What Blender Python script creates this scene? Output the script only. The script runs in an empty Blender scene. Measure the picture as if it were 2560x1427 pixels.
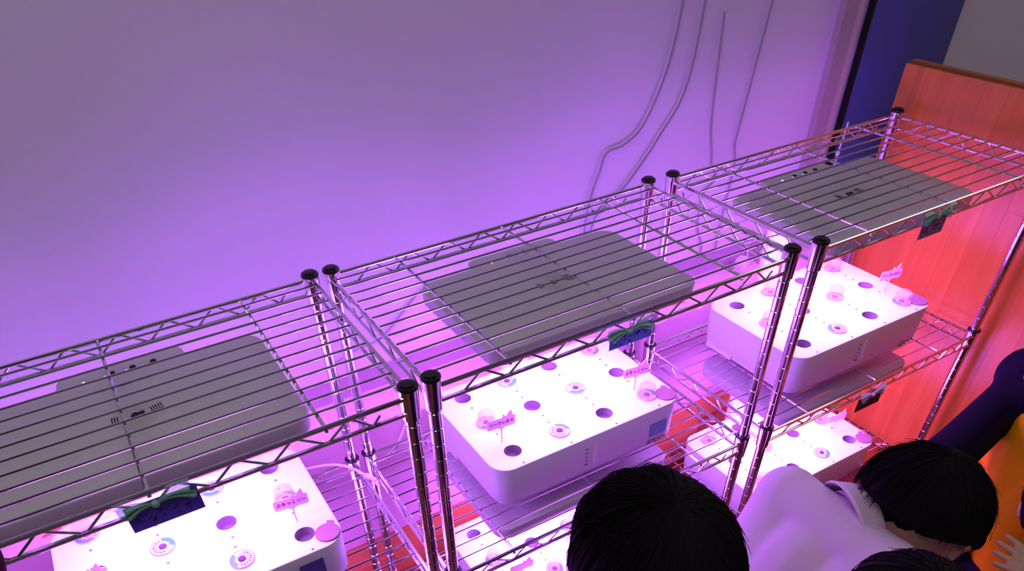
import bpy, bmesh, math, random
from mathutils import Vector, Matrix
random.seed(7)
PI = math.pi
C = bpy.context.scene.collection
scene = bpy.context.scene

# ------------------------------------------------------------------ camera, light, exposure
cam_d = bpy.data.cameras.new('camera'); cam = bpy.data.objects.new('camera', cam_d); C.objects.link(cam)
cam_d.sensor_width = 36.0
cam_d.lens = 36.0 * 1777.72 / 2560
cam_d.shift_x = (1280 - 1231.2) / 2560
cam_d.shift_y = (1232.49 - 713.5) / 2560
cam_d.clip_start = 0.02
RX, RR, RZ = 0.8062, -0.0514, -0.4930
cam.matrix_world = Matrix.Translation((-0.2771, -0.6564, 0.4810)) @ (Matrix.Rotation(RZ, 4, 'Z') @ Matrix.Rotation(RX, 4, 'X') @ Matrix.Rotation(RR, 4, 'Z'))
scene.camera = cam

LED_RED, LED_BLUE = (0.95, 0.178, 1.25), (0.47, 0.158, 1.70)
LED_POWER = 9.3
LED_SPREAD, LED_WATT, LED_COL = 125.0, 3.3, (0.45, 0.102, 0.92)     # the diodes' own lenses narrow most of their light
world = bpy.data.worlds.new('room_ambient'); scene.world = world; world.use_nodes = True
world.node_tree.nodes['Background'].inputs[0].default_value = (0.75, 0.55, 0.95, 1)
world.node_tree.nodes['Background'].inputs[1].default_value = 0.06
def area_light(name, loc, rot, size, power, col):
    d = bpy.data.lights.new(name, 'AREA'); d.energy = power; d.color = col; d.shape = 'RECTANGLE'; d.size = size[0]; d.size_y = size[1]
    o = bpy.data.objects.new(name, d); C.objects.link(o); o.location = loc; o.rotation_euler = rot
    return o
area_light('ceiling_lamp', (-0.5, -0.6, 1.75), (0.25, 0, 0), (1.6, 1.0), 10.5, (0.95, 0.92, 0.90))

vs = scene.view_settings
vs.view_transform = 'Standard'; vs.look = 'None'; vs.gamma = 1.0; vs.use_curve_mapping = False
vs.exposure = 0.0
scene.cycles.use_denoising = True
scene.cycles.max_bounces = 10
scene.cycles.sample_clamp_indirect = 6.0

area_light('wire_glint_light', (2.9, 0.1, 1.35), (0, math.radians(55), 0), (1.6, 2.2), 14.0, (0.95, 0.92, 0.95))  # added light, placed to put silvery glints on the right rack's wires

# ------------------------------------------------------------------ materials
MATS = {}
def mat(name, col, rough=0.5, metal=0.0, emit=None, strength=0.0, alpha=1.0, noise=None, bump=None, trans=0.0, spec=None, coat=0.0):
    m = bpy.data.materials.new(name); m.use_nodes = True
    nt = m.node_tree; b = nt.nodes['Principled BSDF']
    b.inputs['Base Color'].default_value = (*col, 1); b.inputs['Roughness'].default_value = rough; b.inputs['Metallic'].default_value = metal
    if spec is not None: b.inputs['Specular IOR Level'].default_value = spec
    if emit: b.inputs['Emission Color'].default_value = (*emit, 1); b.inputs['Emission Strength'].default_value = strength
    if alpha < 1: b.inputs['Alpha'].default_value = alpha
    if trans: b.inputs['Transmission Weight'].default_value = trans
    if coat: b.inputs['Coat Weight'].default_value = coat
    if noise or bump:
        tc = nt.nodes.new('ShaderNodeTexCoord')
    if noise:   # (scale, amount, stretch xyz)
        sc, am, st = noise
        mp = nt.nodes.new('ShaderNodeMapping'); mp.inputs['Scale'].default_value = st
        n = nt.nodes.new('ShaderNodeTexNoise'); n.inputs['Scale'].default_value = sc; n.inputs['Detail'].default_value = 5
        mx = nt.nodes.new('ShaderNodeMix'); mx.data_type = 'RGBA'
        mx.inputs[6].default_value = (*[c * (1 - am) for c in col], 1); mx.inputs[7].default_value = (*[min(1, c * (1 + am)) for c in col], 1)
        nt.links.new(tc.outputs['Object'], mp.inputs[0]); nt.links.new(mp.outputs[0], n.inputs['Vector'])
        nt.links.new(n.outputs['Fac'], mx.inputs[0]); nt.links.new(mx.outputs[2], b.inputs['Base Color'])
    if bump:
        sc, st = bump
        n2 = nt.nodes.new('ShaderNodeTexNoise'); n2.inputs['Scale'].default_value = sc; n2.inputs['Detail'].default_value = 4
        bp = nt.nodes.new('ShaderNodeBump'); bp.inputs['Strength'].default_value = st; bp.inputs['Distance'].default_value = 0.002
        nt.links.new(tc.outputs['Object'], n2.inputs['Vector']); nt.links.new(n2.outputs['Fac'], bp.inputs['Height']); nt.links.new(bp.outputs[0], b.inputs['Normal'])
    MATS[name] = m
    return m
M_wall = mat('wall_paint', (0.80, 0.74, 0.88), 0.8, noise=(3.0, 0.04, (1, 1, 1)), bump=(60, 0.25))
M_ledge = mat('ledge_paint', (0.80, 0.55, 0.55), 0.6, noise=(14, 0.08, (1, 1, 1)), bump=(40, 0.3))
M_ledgef = mat('ledge_face_mauve', (0.56, 0.36, 0.40), 0.65, noise=(9, 0.06, (1, 1, 1)))  # ledge front, a darker mauve than the top
M_base = mat('baseboard_paint', (0.46, 0.30, 0.42), 0.6, noise=(10, 0.08, (1, 1, 1)))
M_gap = mat('joint_dark', (0.40, 0.12, 0.04), 0.8)
M_chrome = mat('chrome_wire', (0.80, 0.79, 0.80), 0.16, 1.0)
M_post = mat('chrome_post', (0.78, 0.77, 0.78), 0.12, 1.0)
M_black = mat('black_plastic', (0.012, 0.010, 0.012), 0.35)
M_white = mat('white_plastic', (0.76, 0.87, 0.78), 0.38, noise=(30, 0.02, (1, 1, 1)))
M_panel = mat('lamp_plastic', (0.58, 0.55, 0.555), 0.42, noise=(20, 0.03, (1, 1, 1)))
M_slot = mat('vent_dark', (0.010, 0.008, 0.010), 0.6)
M_ring = mat('vent_relief', (0.60, 0.60, 0.60), 0.5)
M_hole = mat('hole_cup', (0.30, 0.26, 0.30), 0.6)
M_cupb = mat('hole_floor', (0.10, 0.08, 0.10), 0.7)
M_rim = mat('pod_rim', (0.20, 0.24, 0.15), 0.5)
M_smudge = mat('smudged_ink', (0.10, 0.05, 0.22), 0.7)
M_dot = mat('dimple_grey', (0.075, 0.19, 0.05), 0.6)
M_lid = mat('grey_lid', (0.22, 0.14, 0.135), 0.5)
M_sticker = mat('sticker_white', (0.58, 0.62, 0.56), 0.5)
M_print = mat('sticker_print', (0.05, 0.08, 0.05), 0.6)
M_cyan = mat('sticker_blue', (0.035, 0.34, 0.14), 0.5)
M_sponge = mat('sponge', (0.08, 0.05, 0.075), 0.9, bump=(300, 0.5))
M_tag = mat('tag_plastic', (0.95, 0.72, 0.88), 0.45)
M_ink = mat('ink', (0.03, 0.02, 0.04), 0.6)
M_logo = mat('logo_ink', (0.06, 0.05, 0.07), 0.5)
M_window = mat('water_window', (0.97, 0.90, 0.97), 0.2)
M_film = mat('blue_film', (0.22, 0.34, 0.62), 0.3)
M_ledw = mat('status_white', (0.9, 0.9, 0.9), 0.4, emit=(1, 1, 1), strength=1.2)
M_ledb = mat('status_blue', (0.2, 0.2, 0.9), 0.4, emit=(0.25, 0.25, 1.0), strength=1.5)
M_cardblue = mat('card_blue', (0.22, 0.16, 0.62), 0.7, noise=(40, 0.06, (1, 1, 1)))
M_cardblue2 = mat('card_blue_pale', (0.25, 0.30, 0.70), 0.7)
M_cardmauve = mat('card_mauve', (0.45, 0.28, 0.34), 0.7)
M_cardblack = mat('card_black', (0.03, 0.02, 0.035), 0.7)
def paper(name, col, trans):
    m = bpy.data.materials.new(name); m.use_nodes = True; nt = m.node_tree; nt.nodes.clear()
    out = nt.nodes.new('ShaderNodeOutputMaterial'); mx = nt.nodes.new('ShaderNodeMixShader'); df = nt.nodes.new('ShaderNodeBsdfDiffuse'); tl = nt.nodes.new('ShaderNodeBsdfTranslucent')
    tc = nt.nodes.new('ShaderNodeTexCoord'); n = nt.nodes.new('ShaderNodeTexNoise'); n.inputs['Scale'].default_value = 60; rp = nt.nodes.new('ShaderNodeMix'); rp.data_type = 'RGBA'
    rp.inputs[6].default_value = (*[c * 0.9 for c in col], 1); rp.inputs[7].default_value = (*[c * 1.1 for c in col], 1)
    nt.links.new(tc.outputs['Object'], n.inputs['Vector']); nt.links.new(n.outputs['Fac'], rp.inputs[0]); nt.links.new(rp.outputs[2], df.inputs[0]); nt.links.new(rp.outputs[2], tl.inputs[0])
    mx.inputs[0].default_value = trans; nt.links.new(df.outputs[0], mx.inputs[1]); nt.links.new(tl.outputs[0], mx.inputs[2]); nt.links.new(mx.outputs[0], out.inputs[0])
    return m
M_cardblue = paper('card_blue_paper', (0.20, 0.16, 0.55), 0.35)
M_cardblue2 = paper('card_slate_paper', (0.34, 0.46, 0.80), 0.4)
M_cardmauve = paper('card_mauve_paper', (0.46, 0.32, 0.38), 0.3)
M_cable = mat('white_cable', (0.75, 0.72, 0.75), 0.5)
M_cable2 = mat('grey_cable', (0.40, 0.36, 0.42), 0.5)
M_redbit = mat('red_paper', (0.75, 0.14, 0.12), 0.7)
M_bluebox = mat('blue_board', (0.10, 0.10, 0.36), 0.5, noise=(6, 0.1, (1, 1, 1)))
M_pillar = mat('pillar_paint', (0.48, 0.36, 0.42), 0.6)
M_pale = mat('pale_strip', (0.72, 0.52, 0.52), 0.6)

def wood(name, c1, c2, rough=0.38, axis=(3, 3, 26)):
    m = bpy.data.materials.new(name); m.use_nodes = True; nt = m.node_tree; b = nt.nodes['Principled BSDF']
    tc = nt.nodes.new('ShaderNodeTexCoord'); oi = nt.nodes.new('ShaderNodeObjectInfo')
    ad = nt.nodes.new('ShaderNodeVectorMath'); ad.operation = 'ADD'
    mul = nt.nodes.new('ShaderNodeMath'); mul.operation = 'MULTIPLY'; mul.inputs[1].default_value = 37.0
    mp = nt.nodes.new('ShaderNodeMapping'); mp.inputs['Scale'].default_value = axis
    n = nt.nodes.new('ShaderNodeTexNoise'); n.inputs['Scale'].default_value = 2.2; n.inputs['Detail'].default_value = 6; n.inputs['Distortion'].default_value = 0.6
    rp = nt.nodes.new('ShaderNodeValToRGB'); rp.color_ramp.elements[0].position = 0.3; rp.color_ramp.elements[0].color = (*c1, 1); rp.color_ramp.elements[1].position = 0.72; rp.color_ramp.elements[1].color = (*c2, 1)
    hs = nt.nodes.new('ShaderNodeHueSaturation')
    mr = nt.nodes.new('ShaderNodeMapRange'); mr.inputs[3].default_value = 0.93; mr.inputs[4].default_value = 1.05
    nt.links.new(oi.outputs['Random'], mul.inputs[0]); nt.links.new(tc.outputs['Object'], ad.inputs[0]); nt.links.new(mul.outputs[0], ad.inputs[1])
    nt.links.new(ad.outputs[0], mp.inputs[0]); nt.links.new(mp.outputs[0], n.inputs['Vector']); nt.links.new(n.outputs['Fac'], rp.inputs[0])
    nt.links.new(oi.outputs['Random'], mr.inputs[0]); nt.links.new(mr.outputs[0], hs.inputs['Value']); nt.links.new(rp.outputs[0], hs.inputs['Color'])
    nt.links.new(hs.outputs[0], b.inputs['Base Color']); b.inputs['Roughness'].default_value = rough
    return m
M_woodv = wood('wood_vertical', (0.72, 0.20, 0.035), (0.86, 0.29, 0.055), 0.26, (18, 18, 2.0))
M_woodh = wood('wood_horizontal', (0.46, 0.15, 0.05), (0.60, 0.21, 0.07), 0.40, (2.0, 18, 18))

M_woodf = wood('wood_floor_shaded', (0.16, 0.055, 0.022), (0.23, 0.085, 0.03), 0.4, (2.0, 18, 18))  # floor wood darkened: shade in front of the racks is in its colour

def thin_clear(name, tint, fac):   # clear or sheer sheet: mostly lets light through, a little sheen
    m = bpy.data.materials.new(name); m.use_nodes = True; nt = m.node_tree; nt.nodes.clear()
    out = nt.nodes.new('ShaderNodeOutputMaterial'); mx = nt.nodes.new('ShaderNodeMixShader'); tr = nt.nodes.new('ShaderNodeBsdfTransparent')
    pb = nt.nodes.new('ShaderNodeBsdfPrincipled'); pb.inputs['Base Color'].default_value = (*tint, 1); pb.inputs['Roughness'].default_value = 0.2
    tr.inputs[0].default_value = (*[0.5 + 0.5 * c for c in tint], 1); mx.inputs[0].default_value = fac
    nt.links.new(tr.outputs[0], mx.inputs[1]); nt.links.new(pb.outputs[0], mx.inputs[2]); nt.links.new(mx.outputs[0], out.inputs[0])
    return m
M_dome = thin_clear('clear_dome', (0.92, 0.74, 0.88), 0.22)
M_ribbon = thin_clear('sheer_green_ribbon', (0.50, 0.85, 0.66), 0.45)
M_ribbonw = thin_clear('sheer_pale_ribbon', (0.50, 0.62, 0.52), 0.7)

def led_material():   # the diode board: bands of red-pink diodes between bands of blue-violet ones
    m = bpy.data.materials.new('led_diodes'); m.use_nodes = True; nt = m.node_tree; nt.nodes.clear()
    out = nt.nodes.new('ShaderNodeOutputMaterial'); em = nt.nodes.new('ShaderNodeEmission'); tc = nt.nodes.new('ShaderNodeTexCoord')
    sx = nt.nodes.new('ShaderNodeSeparateXYZ'); mr = nt.nodes.new('ShaderNodeMapRange'); mx = nt.nodes.new('ShaderNodeMix'); mx.data_type = 'RGBA'
    mr.inputs[1].default_value = -0.12; mr.inputs[2].default_value = 0.12
    mx.inputs[6].default_value = (*LED_RED, 1); mx.inputs[7].default_value = (*LED_BLUE, 1)
    nt.links.new(tc.outputs['Object'], sx.inputs[0]); nt.links.new(sx.outputs['Y'], mr.inputs[0]); nt.links.new(mr.outputs[0], mx.inputs[0])
    nt.links.new(mx.outputs[2], em.inputs[0]); em.inputs[1].default_value = LED_POWER
    nt.links.new(em.outputs[0], out.inputs[0])
    return m
M_led = led_material()

# ------------------------------------------------------------------ mesh helpers
class MB:
    def __init__(s): s.v = []; s.f = []; s.m = []
    def add(s, vs, fs, mi=0):
        o = len(s.v); s.v += [tuple(p) for p in vs]; s.f += [[i + o for i in f] for f in fs]; s.m += [mi] * len(fs)
    def box(s, c, d, mi=0, rot=None):
        x, y, z = d[0] / 2, d[1] / 2, d[2] / 2
        vs = [Vector(p) for p in [(-x, -y, -z), (x, -y, -z), (x, y, -z), (-x, y, -z), (-x, -y, z), (x, -y, z), (x, y, z), (-x, y, z)]]
        if rot is not None: vs = [rot @ p for p in vs]
        s.add([p + Vector(c) for p in vs], [(3, 2, 1, 0), (4, 5, 6, 7), (0, 1, 5, 4), (1, 2, 6, 5), (2, 3, 7, 6), (3, 0, 4, 7)], mi)
    def tube(s, pts, r, n=8, mi=0, caps=True):
        pts = [Vector(p) for p in pts]; rs = r if isinstance(r, (list, tuple)) else [r] * len(pts)
        vs = []; up = None
        for i, p in enumerate(pts):
            a = pts[max(0, i - 1)]; b = pts[min(len(pts) - 1, i + 1)]
            t = (b - a).normalized()
            if i > 0 and i < len(pts) - 1:
                t = ((p - a).normalized() + (b - p).normalized()).normalized()
            if up is None:
                up = Vector((0, 0, 1)) if abs(t.z) < 0.9 else Vector((1, 0, 0))
            u = t.cross(up).normalized(); w = u.cross(t).normalized(); up = w
            for k in range(n):
                an = 2 * PI * k / n; vs.append(p + (u * math.cos(an) + w * math.sin(an)) * rs[i])
        fs = []
        for i in range(len(pts) - 1):
            for k in range(n):
                k2 = (k + 1) % n; fs.append((i * n + k, i * n + k2, (i + 1) * n + k2, (i + 1) * n + k))
        if caps: fs.append(list(range(n))[::-1]); fs.append([(len(pts) - 1) * n + k for k in range(n)])
        s.add(vs, fs, mi)
    def lathe(s, prof, c=(0, 0, 0), n=20, mi=0, cap0=True, cap1=True):
        vs = []; fs = []
        for r, z in prof:
            for k in range(n):
                a = 2 * PI * k / n; vs.append((c[0] + r * math.cos(a), c[1] + r * math.sin(a), c[2] + z))
        for i in range(len(prof) - 1):
            for k in range(n):
                k2 = (k + 1) % n; fs.append((i * n + k, i * n + k2, (i + 1) * n + k2, (i + 1) * n + k))
        if cap0: fs.append(list(range(n))[::-1])
        if cap1: fs.append([(len(prof) - 1) * n + k for k in range(n)])
        s.add(vs, fs, mi)
    def loft(s, loops, mi=0, cap0=True, cap1=True):   # loops: lists of 3-D points, same count
        n = len(loops[0]); vs = [p for l in loops for p in l]; fs = []
        for i in range(len(loops) - 1):
            for k in range(n):
                k2 = (k + 1) % n; fs.append((i * n + k, i * n + k2, (i + 1) * n + k2, (i + 1) * n + k))
        if cap0: fs.append(list(range(n))[::-1])
        if cap1: fs.append([(len(loops) - 1) * n + k for k in range(n)])
        s.add(vs, fs, mi)
    def mesh(s, name, mats, smooth=True):
        me = bpy.data.meshes.new(name); me.from_pydata(s.v, [], s.f); me.validate()
        for m in (mats if isinstance(mats, (list, tuple)) else [mats]): me.materials.append(m)
        if len(me.polygons) == len(s.m): me.polygons.foreach_set('material_index', s.m)
        if smooth:
            me.shade_smooth(); me.set_sharp_from_angle(angle=math.radians(38))
        me.update()
        return me
def link(name, me, parent=None, loc=(0, 0, 0)):
    o = bpy.data.objects.new(name, me); C.objects.link(o); o.location = loc
    if parent: o.parent = parent
    return o
def build(name, mb, mats, parent=None, loc=(0, 0, 0), smooth=True):
    return link(name, mb.mesh(name, mats, smooth), parent, loc)
def tag(o, label=None, cat=None, group=None, kind=None):
    if label: o['label'] = label
    if cat: o['category'] = cat
    if group: o['group'] = group
    if kind: o['kind'] = kind
    return o
def thing(name, label, cat, loc=(0, 0, 0), rz=0, group=None):
    o = bpy.data.objects.new(name, None); C.objects.link(o); o.location = loc; o.rotation_euler = (0, 0, rz); o.empty_display_size = 0.05
    return tag(o, label, cat, group)
def copy_tree(o, parent=None):
    c = o.copy(); C.objects.link(c); c.parent = parent
    for ch in list(o.children): copy_tree(ch, c)
    return c
def rrect(cx, cy, w, d, r, n=7):
    out = []
    for sx, sy, a0 in ((1, -1, -PI / 2), (1, 1, 0), (-1, 1, PI / 2), (-1, -1, PI)):
        for k in range(n + 1):
            a = a0 + PI / 2 * k / n
            out.append((cx + sx * (w / 2 - r) + r * math.cos(a), cy + sy * (d / 2 - r) + r * math.sin(a)))
    return out
def circle(cx, cy, r, n=24): return [(cx + r * math.cos(2 * PI * k / n), cy + r * math.sin(2 * PI * k / n)) for k in range(n)]
def filled(outer, holes, z):   # flat face with holes -> verts, faces
    bm = bmesh.new()
    for lp in [outer] + holes:
        vs = [bm.verts.new((x, y, z)) for x, y in lp]
        for i in range(len(vs)): bm.edges.new((vs[i], vs[(i + 1) % len(vs)]))
    bmesh.ops.triangle_fill(bm, use_beauty=True, use_dissolve=False, edges=bm.edges[:], normal=(0, 0, 1))
    bm.normal_update()
    for f in bm.faces:
        if f.normal.z < 0: f.normal_flip()
    bm.verts.index_update()
    vs = [tuple(v.co) for v in bm.verts]; fs = [[v.index for v in f.verts] for f in bm.faces]; bm.free()
    return vs, fs
def text_mesh(s, size, mats, extrude=0.0002, spacing=1.0, shear=0.0):
    cu = bpy.data.curves.new('lettering', 'FONT'); cu.body = s; cu.size = size; cu.extrude = extrude; cu.align_x = 'CENTER'; cu.align_y = 'CENTER'
    cu.space_character = spacing; cu.shear = shear; cu.resolution_u = 3
    ob = bpy.data.objects.new('lettering', cu); C.objects.link(ob)
    dg = bpy.context.evaluated_depsgraph_get()
    me = bpy.data.meshes.new_from_object(ob.evaluated_get(dg)); bpy.data.objects.remove(ob)
    me.materials.clear(); me.materials.append(mats)
    return me

# ------------------------------------------------------------------ the setting
FLOOR = -0.87
WY, LY, LZ = 0.475, 0.36, -0.329          # wall plane, ledge front, ledge top
WX = 1.302                                 # face of the wooden wall on the right
def struct(name, mb, mats, label=None, smooth=False):
    o = build(name, mb, mats, smooth=smooth); o['kind'] = 'structure'
    if label: o['label'] = label
    return o
b = MB(); b.box((0.4, -0.4, FLOOR - 0.03), (6.0, 3.0, 0.06)); floor_o = struct('floor', b, M_gap, 'wooden floor under the racks')
b = MB(); b.box((0.4, WY + 0.06, 0.45), (6.0, 0.12, 2.7)); wall_b = struct('wall_back', b, M_wall, 'white painted wall lit violet behind the racks')
# boxed-out ledge at the foot of the wall, its front edge chipped
b = MB()
n = 260
rnd = random.Random(3)
top_f, top_b, fr = [], [], []
for i in range(n + 1):
    x = -1.6 + 2.895 * i / n
    j = (rnd.random() ** 3) * 0.007
    top_f.append((x, LY + j, LZ)); top_b.append((x, WY + 0.005, LZ)); fr.append((x, LY, LZ - 0.004 - j * 0.9))
bot = [(p[0], LY, -0.612) for p in fr]
rows = [top_b, top_f, fr, bot]
vs = [p for r in rows for p in r]; fs = []
for r in range(3):
    for i in range(n): fs.append((r * (n + 1) + i, (r + 1) * (n + 1) + i, (r + 1) * (n + 1) + i + 1, r * (n + 1) + i + 1))
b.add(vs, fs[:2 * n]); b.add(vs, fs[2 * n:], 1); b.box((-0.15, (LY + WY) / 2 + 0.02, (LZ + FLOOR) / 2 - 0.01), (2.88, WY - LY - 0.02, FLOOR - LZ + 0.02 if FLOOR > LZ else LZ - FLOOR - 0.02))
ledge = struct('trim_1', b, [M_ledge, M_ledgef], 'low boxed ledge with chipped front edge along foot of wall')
b = MB(); b.box((-0.16, WY - 0.003, LZ + 0.022), (2.9, 0.006, 0.044)); struct('baseboard_back', b, M_base, 'thin mauve strip where wall meets ledge')
# horizontal boards below the ledge (wainscot foot)
zz = -0.612
wain = struct('trim_2', (lambda q: (q.box((-0.15, LY + 0.012, (-0.616 + FLOOR) / 2), (2.88, 0.008, -0.616 - FLOOR)), q)[1])(MB()), M_gap, 'wooden boarding below the ledge')
pl = MB(); pl.box((0, 0, 0), (0.7185, 0.010, 0.0605)); plank_h = pl.mesh('plank', M_woodh)
for r in range(4):
    for k in range(-1, 5):
        x = -1.22 + 0.72 * k + (0.31 * r) % 0.72
        if -1.6 < x < 1.0: link('plank', plank_h, wain, (x, LY + 0.004 + 0.0006 * ((r * 5 + k) % 3), -0.646 - 0.0625 * r))
# floor boards in front
pf = MB(); pf.box((0, 0, 0), (0.897, 0.088, 0.012)); plank_f = pf.mesh('plank', M_woodf)
for r in range(14):
    for k in range(3):
        link('plank', plank_f, floor_o, (-0.75 + 0.9 * k + (0.37 * r) % 0.6, 0.30 - 0.09 * r, FLOOR + 0.001 + 0.0004 * ((r + k) % 3)))
# wooden wall on the right: narrow vertical boards
b = MB(); b.box((WX + 0.018, -0.40, (FLOOR + 0.075) / 2), (0.016, 1.54, 0.075 - FLOOR)); wall_r = struct('wall_right', b, M_gap, 'orange wooden wall of narrow vertical boards beside the racks')
pv = {}
rnd = random.Random(11)
PW = 0.045
for k in range(34):
    y = 0.372 - PW / 2 - PW * k
    z0 = FLOOR + 0.01; zs = [z0]
    zz = z0 + rnd.uniform(0.10, 0.50)
    while zz < 0.02: zs.append(zz); zz += rnd.choice((0.42, 0.55, 0.62))
    zs.append(0.07)
    for a, c in zip(zs[:-1], zs[1:]):
        h = round(c - a, 3)
        q = MB(); hw = PW / 2 - 0.00003
        prof = [(-hw, 0.009), (-hw, -0.0048), (-hw + 0.0003, -0.005), (hw - 0.0003, -0.005), (hw, -0.0048), (hw, 0.009)]
        q.loft([[(p[1], p[0], zc) for p in prof] for zc in (-h / 2 + 0.0002, h / 2 - 0.0002)])
        link('plank', q.mesh('plank', M_woodv, False), wall_r, (WX + 0.005 + rnd.choice((0, .0001, .0002)), y, (a + c) / 2))
# corner behind: pillar strip, pale strip and blue board
b = MB(); b.box((1.200, WY - 0.008, 0.15), (0.040, 0.016, 0.96)); struct('trim_3', b, M_pillar, 'mauve upright strip on wall near the corner')
b = MB(); b.box((1.232, WY - 0.006, 0.15), (0.022, 0.012, 0.96)); struct('trim_4', b, M_pale, 'pale pink upright strip beside the mauve one')
bb = thing('display_board', 'blue board with black edge standing in the corner behind right rack', 'board', (1.40, WY - 0.012, LZ + 0.001))
b = MB(); b.box((0.02, 0, 0.36), (0.308, 0.012, 0.72)); build('panel', b, M_bluebox, bb, smooth=False)
b = MB(); b.box((-0.137, -0.002, 0.36), (0.005, 0.014, 0.72)); build('edge_strip', b, M_black, bb, smooth=False)
rod = MB(); rod.tube([(1.243, 0.425, -0.045), (1.2475, 0.43, -0.08), (1.252, 0.436, -0.115), (1.257, 0.44, -0.327)], 0.0022, 8); rod.lathe([(0.004, -0.004), (0.005, 0), (0.004, 0.004)], (1.252, 0.436, -0.115), 10)
tag(build('cable', rod, M_cable), 'straight white lead with a small bead in front of blue board', 'cable')

# ------------------------------------------------------------------ wire racks
ZM = -0.3577
TH = 0.0085
def wire_zig(p0, p1, ax, n):
    """zigzag wire between upper and lower rail from p0 to p1 (points on the lower rail line), bending up to the upper rail"""
    pts = []
    for i in range(n):
        for f, up in ((0.06, 0), (0.16, 0), (0.52, 1), (0.62, 1)):
            t = (i + f) / n; pts.append((t, up))
    pts.append(((n - 0.03) / n, 0)); pts.append((1.0, 0.0)); pts.append((1.018, 0.55))
    return pts
def make_shelf(rack, W, D, a_list, zt, first):
    """zt: height of the sleeve top (ring) in rack space; returns shelf part"""
    e = 0.006
    m = MB(); zr, zl = zt - 0.0125, zt - 0.0345
    for y in (-e, D + e):
        m.tube([(0.004, y, zr), (W - 0.004, y, zr)], 0.0031, 8); m.tube([(0.004, y, zl), (W - 0.004, y, zl)], 0.0028, 8)
    for x in (-e + 0.003, W + e - 0.003):
        m.tube([(x, 0.004, zr), (x, D - 0.004, zr)], 0.0031, 8); m.tube([(x, 0.004, zl), (x, D - 0.004, zl)], 0.0028, 8)
    sh = build('shelf', m, M_chrome, rack)
    nz = 8
    for y in (-e, D + e):
        z = MB(); x0, x1 = 0.030, W - 0.050
        pts = [(x0 + (x1 - x0) * t, y, zl + 0.0015 + up * (zr - zl - 0.003)) for t, up in wire_zig(0, 1, 0, nz)]
        z.tube(pts, 0.0016, 6); build('truss_wire', z, M_chrome, sh)
    for x in (-e + 0.003, W + e - 0.003):
        z = MB(); y0, y1 = 0.028, D - 0.040
        pts = [(x, y0 + (y1 - y0) * t, zl + 0.0015 + up * (zr - zl - 0.003)) for t, up in wire_zig(0, 1, 0, 4)]
        z.tube(pts, 0.0016, 6); build('truss_wire', z, M_chrome, sh)
    k = ('w', round(W, 3))
    w = MB(); w.tube([(0.0, 0, 0), (W, 0, 0)], 0.0017, 6); wm = w.mesh('wire', M_chrome)
    for i in range(12):
        link('wire', wm, sh, (0, -e + (D + 2 * e) * (i + 1) / 13, zr + 0.0034))
    c = MB(); c.tube([(0, -e - 0.003, -0.0048), (0, -e, -0.0006), (0, -e + 0.008, 0), (0, D + e - 0.008, 0), (0, D + e, -0.0006), (0, D + e + 0.003, -0.004)], 0.0024, 7); cm = c.mesh('cross_wire', M_chrome)
    for a in a_list: link('cross_wire', cm, sh, (a, 0, zr - 0.0005 + 0.0002))
    col = MB(); col.lathe([(0.0100, -0.046), (0.0112, -0.046), (0.0128, -0.006), (0.0128, -0.003), (0.0098, -0.003)], n=20, cap0=False, cap1=False)
    colm = col.mesh('sleeve', M_post)
    rg = MB(); rg.lathe([(0.0096, -0.003), (0.0128, -0.003), (0.0132, -0.0005), (0.0122, 0.001), (0.0096, 0.001)], n=20, cap0=False, cap1=False); rgm = rg.mesh('ring', M_black)
    for x in (0, W):
        for y in (0, D):
            link('sleeve', colm, sh, (x, y, zt)); 
            if not first: link('ring', rgm, sh, (x, y, zt))
    return sh
def make_rack(loc, W, D, a_list, label):
    rk = thing('wire_rack', label, 'rack', (loc[0], loc[1], FLOOR), 0, 'chrome wire racks in a row')
    H = loc[2] - FLOOR        # height of the cap tops
    for x in (0, W):
        for y in (0, D):
            p = MB(); prof = [(0.0088, 0.012)]
            z = 0.03
            while z < H - 0.02:
                prof += [(0.0088, z - 0.0012), (0.0080, z - 0.0004), (0.0080, z + 0.0004), (0.0088, z + 0.0012)]; z += 0.0254
            prof += [(0.0088, H - 0.004)]
            p.lathe(prof, (x, y, 0), 20); po = build('post', p, M_post, rk)
            f = MB(); f.lathe([(0.0125, 0.0017), (0.0125, 0.007), (0.0095, 0.012), (0.0095, 0.0135)], (x, y, 0), 16); build('foot', f, M_black, po)
            c = MB(); c.lathe([(0.0128, H - 0.0045), (0.0130, H - 0.002), (0.0118, H - 0.0002), (0.0088, H), (0.0085, H + 0.0022), (0.0060, H + 0.003)], (x, y, 0), 22); build('cap', c, M_black, po)
    for i, zt in enumerate((H - 0.0015, H + ZM, H + 2 * ZM)):
        make_shelf(rk, W, D, a_list, zt, i == 0)
    return rk
A2 = (0.1056, 0.2985, 0.4944)
rack2 = make_rack((0.0, 0.0, 0.0), 0.600, 0.3315, A2, 'chrome wire rack in the middle, between two others')
rack1 = make_rack((-0.0341 - 0.600, -0.0085, 0.0045), 0.600, 0.3340, (0.103, 0.3015, 0.4944), 'chrome wire rack nearest the camera, cut off at photo left edge')
rack3 = make_rack((0.6604, -0.0011, -0.0035), 0.6095, 0.3370, (0.1085, 0.3000, 0.4910), 'chrome wire rack at far right beside the wooden wall')

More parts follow.
